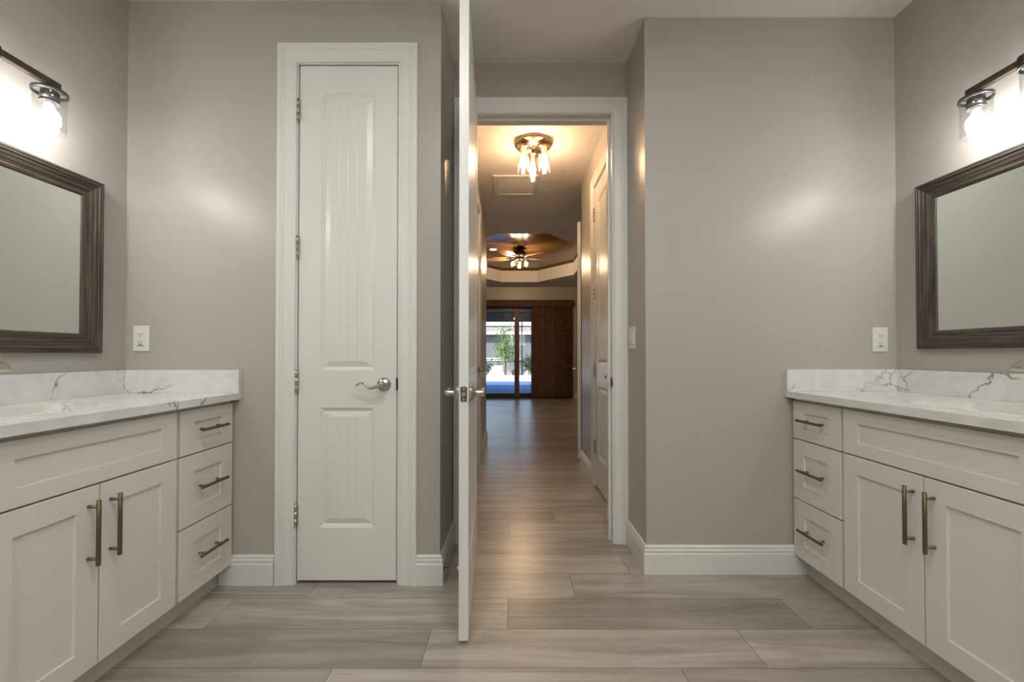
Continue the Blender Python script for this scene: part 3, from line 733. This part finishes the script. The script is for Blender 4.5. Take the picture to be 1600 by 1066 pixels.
# ------------------------------------------------------------------ hall flush light
FX, FY = .165, 3.285
r = thing('ceiling_light', 'round brass ceiling light with three clear glass cylinders in the hall', 'ceiling light', (FX, FY, H))
bm = new(); lathe(bm, (FX, FY, H), (0, 0, -1), [(.150, 0), (.150, .014), (.144, .022), (.02, .026), (.0, .026)], 48, cap=False)
lathe(bm, (FX, FY, H - .024), (0, 0, -1), [(.010, 0), (.010, .012), (.005, .018)], 14)
m_brass = plain('antique_brushed_brass', (.42, .33, .23), .32, metal=1)
link('canopy', bm, m_brass, r)
for dx, dy in ((-.083, -.050), (.083, -.050), (0, .096)):
    c = Vector((FX + dx, FY + dy, H - .024))
    bm = new(); lathe(bm, c, (0, 0, -1), [(.012, 0), (.012, .020), (.040, .022), (.047, .026), (.047, .038), (.024, .040), (.022, .085), (.015, .087)], 28); link('socket', bm, m_brass, r)
    bm = new(); lathe(bm, c, (0, 0, -1), [(.046, .038), (.046, .225), (.044, .228), (.0425, .225), (.0435, .038)], 32, cap=False); link('glass_shade', bm, m_glass, r)
    bm = new(); lathe(bm, c, (0, 0, -1), [(.011, .087), (.013, .100), (.022, .125), (.026, .145), (.022, .165), (.010, .180), (.001, .184)], 18); link('bulb', bm, m_edison, r)

# return air grille
r = thing('ceiling_vent', 'white louvred return air grille on the hall ceiling', 'vent', (.03, 4.11, H))
vx0, vx1, vy0, vy1 = -.185, .245, 3.87, 4.35
bm = new()
pr = lambda i, z: [(vx0 + i, vy0 + i, z), (vx1 - i, vy0 + i, z), (vx1 - i, vy1 - i, z), (vx0 + i, vy1 - i, z)]
loft(bm, [pr(0, H), pr(0, H - .008), pr(.006, H - .013), pr(.040, H - .013), pr(.043, H - .002)]); link('vent_frame', bm, m_white, r)
bm = new(); n = 17
for i in range(n):
    y = vy0 + .045 + (vy1 - vy0 - .09) * (i + .5) / n
    v = [bm.verts.new(p) for p in ((vx0 + .043, y - .004, H - .007), (vx1 - .043, y - .004, H - .007), (vx1 - .043, y + .004, H - .0105), (vx0 + .043, y + .004, H - .0105))]
    bm.faces.new(v); w_ = [bm.verts.new((q.co.x, q.co.y + .001, q.co.z + .001)) for q in v]; bm.faces.new(w_[::-1])
link('louvres', bm, m_white, r)
bm = new(); box(bm, vx0 + .04, vx1 - .04, vy0 + .04, vy1 - .04, H - .0018, H - .0004); link('duct_screen', bm, m_slot, r)

# ------------------------------------------------------------------ ceiling fan
CXF, CYF = .125, 7.67
r = thing('ceiling_fan', 'dark ceiling fan with wooden blades and lights under the tray ceiling', 'ceiling fan', (CXF, CYF, TZ))
m_fan = plain('dark_bronze_fan_metal', (.030, .022, .018), .35, metal=.7)
bm = new(); lathe(bm, (CXF, CYF, TZ), (0, 0, -1), [(.085, 0), (.088, .020), (.070, .045), (.115, .060), (.135, .085), (.130, .130), (.085, .160), (.060, .175)], 36); link('motor_housing', bm, m_fan, r)
for k in range(5):
    t = math.radians(-50 + 72 * k); u = Vector((math.cos(t), math.sin(t), 0)); p = Vector((-u.y, u.x, 0)); c = Vector((CXF, CYF, 2.862))
    bm = new(); loops = []
    for i in range(13):
        q = i / 12; L_ = .20 + .46 * q; w_ = .085 * math.sin(math.pi * (.13 + .80 * q)) ** .75
        loops.append([c + u * L_ + p * w_ * s_ + Vector((0, 0, h_ + s_ * w_ * .22)) for s_, h_ in ((-1, 0), (1, 0), (1, .008), (-1, .008))])
    loft(bm, loops, True, True); bl = link('blade', bm, m_blade, r)
    bm = new()
    tube(bm, [c + u * .10 + Vector((0, 0, .012)), c + u * .17 + Vector((0, 0, -.008)), c + u * .25 + Vector((0, 0, -.002))], [.016, .020, .034], 10, flat=(1, .22)); link('blade_iron', bm, m_fan, r)
bm = new(); lathe(bm, (CXF, CYF, 2.872), (0, 0, -1), [(.06, 0), (.075, .020), (.060, .050), (.03, .07), (.008, .085)], 28)
for k in range(3):
    t = math.radians(90 + 120 * k); u = Vector((math.cos(t), math.sin(t), 0))
    tube(bm, [Vector((CXF, CYF, 2.84)) + u * .04, Vector((CXF, CYF, 2.82)) + u * .09, Vector((CXF, CYF, 2.80)) + u * .115], [.010, .010, .014], 8)
link('light_kit', bm, m_fan, r)
for k in range(3):
    t = math.radians(90 + 120 * k); u = Vector((math.cos(t), math.sin(t), 0)); c = Vector((CXF, CYF, 2.80)) + u * .118
    d = (u * .35 - Vector((0, 0, 1))).normalized()
    bm = new(); lathe(bm, c, d, [(.020, 0), (.030, .02), (.044, .07), (.052, .115), (.050, .115), (.042, .07), (.028, .022)], 20, cap=False); link('glass_shade', bm, m_glass, r)
    bm = new(); sphere(bm, c + d * .062, .024, 12, 8, 1.3); link('bulb', bm, m_fanb, r)
# recessed can in tray
r = thing('recessed_light', 'lit recessed can light with dark ring in the wooden tray ceiling', 'ceiling light', (-.365, 7.75, TZ))
bm = new(); lathe(bm, (-.365, 7.75, TZ), (0, 0, -1), [(.105, 0), (.103, .006), (.070, .007), (.066, .001)], 28, cap=False); link('trim_ring', bm, m_black, r)
bm = new(); lathe(bm, (-.365, 7.75, TZ - .0005), (0, 0, -1), [(.066, 0), (.066, .002)], 24); link('lens', bm, emit('can_glow', (1, .85, .65), 6), r)

# ------------------------------------------------------------------ patio door
wd = bpy.data.objects.new('window_1', None); COL.objects.link(wd); wd.location = (-.25, YB, 0); LOC['window_1'] = Matrix.Translation((-.25, YB, 0))
struct(wd, 'dark framed sliding glass patio door at the far end of the bedroom')
bm = new()
for b in ((PX0, PX1, YB + .02, YB + .13, PZ - .05, PZ), (PX0, PX1, YB + .02, YB + .13, 0, .045), (PX0, PX0 + .05, YB + .02, YB + .13, 0, PZ), (PX1 - .05, PX1, YB + .02, YB + .13, 0, PZ)): box(bm, *b)
link('window_frame', bm, m_sl, wd)
for x0, x1, yo in ((PX0 + .05, -.85, .09), (-.91, .16, .045), (.10, PX1 - .05, .09)):
    y = YB + yo; bm = new()
    stl = m_sl
    for b in ((x0, x0 + .06, y - .018, y + .018, .045, PZ - .05), (x1 - .06, x1, y - .018, y + .018, .045, PZ - .05), (x0 + .06, x1 - .06, y - .018, y + .018, .045, .12), (x0 + .06, x1 - .06, y - .018, y + .018, PZ - .10, PZ - .05)): box(bm, *b)
    s_ = link('sash', bm, m_sl, wd)
    bm = new(); box(bm, x0 + .055, x1 - .055, y - .003, y + .003, .10, PZ - .08); link('pane', bm, m_pane, wd)
bm = new(); box(bm, .045, .165, YB + .005, YB + .022, .045, PZ - .05); link('stile_cover', bm, m_stile, wd)

# vertical woven blind
r = thing('vertical_blind', 'dark brown woven vertical blind stacked beside the sliding glass door', 'blind', (.95, YB - .08, 0))
bm = new(); box(bm, -1.85, 1.50, YB - .145, YB - .130, 2.255, 2.42); box(bm, -1.85, 1.50, YB - .145, YB, 2.405, 2.42); box(bm, 1.485, 1.50, YB - .145, YB, 2.255, 2.42)
for i in range(66): box(bm, -1.84 + i * .0505, -1.815 + i * .0505, YB - .149, YB - .144, 2.257, 2.418)
link('valance', bm, m_vane, r)
for i in range(10):
    x = .455 + i * .053; bm = new()
    L = []
    for q in range(5):
        a = q / 4; L.append([(x + .056 * a, YB - .062 - .016 * math.sin(math.pi * a) - .022 * a, z) for z in (.02, 2.30)])
    loft(bm, L, closed=False); link('vane', bm, m_vane, r)
for i in range(8):
    x = .985 + i * .060; bm = new()
    L = []
    for q in range(5):
        a = q / 4; L.append([(x + .074 * a, YB - .115 + .045 * a - .014 * math.sin(math.pi * a), z) for z in (.02, 2.30)])
    loft(bm, L, closed=False); link('vane', bm, m_vane, r)

# ------------------------------------------------------------------ outside
struct(boxes('ground_deck', [(-12, 12, YB + .15, 11.4, -.16, -.06), (-12, 12, 18.4, 20.4, -.16, -.06), (-12, -2.6, 11.4, 18.4, -.16, -.06), (6, 12, 11.4, 18.4, -.16, -.06)], m_deck), 'pale concrete pool deck outside')
tag(boxes('pool_water', [(-2.6, 6, 11.4, 18.4, -.30, -.10)], m_water), 'blue swimming pool water beyond the glass door', 'pool water')
struct(boxes('ground', [(-40, 40, 20.4, 80, -.3, -.08), (-40, -12, YB, 20.4, -.3, -.08), (12, 40, YB, 20.4, -.3, -.08)], m_gravel))
struct(boxes('wall_lanai', [(-4, 3, YB + .15, 13.2, 2.42, 2.55), (-4, 3, 13.0, 13.2, 2.12, 2.45)], m_lanai), 'dark lanai ceiling over the patio door')
tag(boxes('garden_wall', [(-12, 12, 20.6, 20.85, -.1, .86), (-12, 12, 20.55, 20.90, .86, .93)], m_stw), 'low white stucco garden wall behind the pool', 'wall')
tag(boxes('planter_curb', [(-2.4, 5.6, 18.5, 18.8, -.06, .16)], m_stw), 'low white curb along the far side of the pool', 'curb')
# screen enclosure
e = thing('screen_enclosure', 'dark aluminium screen enclosure frame around the pool', 'screen frame', (0, 20.45, -.06))
for z in (.71, 2.45): link('beam', (lambda b: (box(b, -9, 9, 20.42, 20.50, z, z + .06), b)[1])(new()), m_sl, e)
for x in (-6.0, -3.2, .42, 3.4, 6.2): link('post', (lambda b: (box(b, x, x + .07, 20.42, 20.50, -.06, 3.0), b)[1])(new()), m_sl, e)
for x in (-.06,): link('downspout', (lambda b: (box(b, x, x + .05, 20.36, 20.42, -.06, 2.6), b)[1])(new()), m_screen_w, e)
link('roof_beam', (lambda b: (box(b, -9, 9, 20.42, 20.50, 2.98, 3.06), b)[1])(new()), m_screen_w, e)
# neighbour's house
hs = thing('neighbour_house', 'grey stucco house with clay tile roof beyond the garden wall', 'house', (0, 26, -.1))
bm = new(); box(bm, -14, 14, 26, 34, -.1, 2.35); link('wall', bm, m_stucco, hs)
bm = new(); box(bm, -14.4, 14.4, 25.4, 25.5, 2.33, 2.56); box(bm, -14.4, 14.4, 25.5, 26, 2.33, 2.36); link('fascia', bm, m_stw, hs)
bm = new(); nx = 400; L = []
for yy, zz in ((25.38, 2.54), (27.2, 2.93)):
    L.append([(-14.4 + 28.8 * i / nx, yy, zz + .05 * abs(math.sin(i * math.pi / 4))) for i in range(nx + 1)])
L.insert(0, [(p[0], 25.38, 2.53) for p in L[0]])
loft(bm, L, closed=False); link('tile_roof', bm, m_tile, hs)
for x0 in (-4.5, 2.6):
    bm = new(); box(bm, x0, x0 + 1.1, 25.96, 26.0, .7, 1.9); link('window', bm, m_sl, hs)
    bm = new()
    for b in ((x0 - .06, x0, 25.94, 26, .64, 1.96), (x0 + 1.1, x0 + 1.16, 25.94, 26, .64, 1.96), (x0, x0 + 1.1, 25.94, 26, 1.9, 1.96), (x0, x0 + 1.1, 25.94, 26, .64, .7), (x0 + .52, x0 + .58, 25.94, 26, .7, 1.9)): box(bm, *b)
    link('window_surround', bm, m_screen_w, hs)
# plants
def plant(name, label, c, h, rad, nleaf, ls, m, trunk=.02, cat='shrub', grp=None, low=.25):
    r = thing(name, label, cat, c, grp); c = Vector(c); bm = new(); tips = []
    for k in range(7):
        t = random.uniform(0, 6.28); rr_ = random.uniform(.1, 1) * rad; top = Vector((math.cos(t) * rr_, math.sin(t) * rr_, h * random.uniform(.6, 1)))
        mid = top * .45 + Vector((0, 0, h * .08)); tube(bm, [c, c + mid, c + top], [trunk, trunk * .6, trunk * .25], 6); tips += [(mid, top)]
    link('stems', bm, m_bark, r)
    bm = new()
    for i in range(nleaf):
        a, b = random.choice(tips); q = random.random(); p = c + a.lerp(b, q) + Vector((random.gauss(0, rad * .28), random.gauss(0, rad * .28), random.gauss(0, h * .07)))
        if p.z < c.z + low * h: continue
        d = Vector((random.gauss(0, 1), random.gauss(0, 1), random.gauss(.3, .7))).normalized(); s_ = d.cross(Vector((random.random(), random.random(), random.random()))).normalized()
        l = ls * random.uniform(.6, 1.3)
        bm.faces.new([bm.verts.new(v) for v in (p, p + d * l * .5 + s_ * l * .22, p + d * l, p + d * l * .5 - s_ * l * .22)])
    link('foliage', bm, m, r, fix=False)
plant('small_tree', 'light green leafy small tree behind the pool', (-.33, 19.45, -.06), 2.5, .55, 1100, .13, m_leaf, .03, 'tree')
plant('garden_shrub', 'green low shrub at the left edge of the pool view', (-1.22, 19.1, -.06), .95, .36, 350, .12, m_leaf2)
plant('garden_shrub', 'dark spiky shrub right of the screen post by the pool', (.78, 18.95, -.06), 1.15, .38, 420, .16, m_leaf2)
plant('garden_shrub', 'small dark shrub between the little tree and the low curb', (.12, 18.95, -.06), .5, .14, 220, .10, m_leaf2)
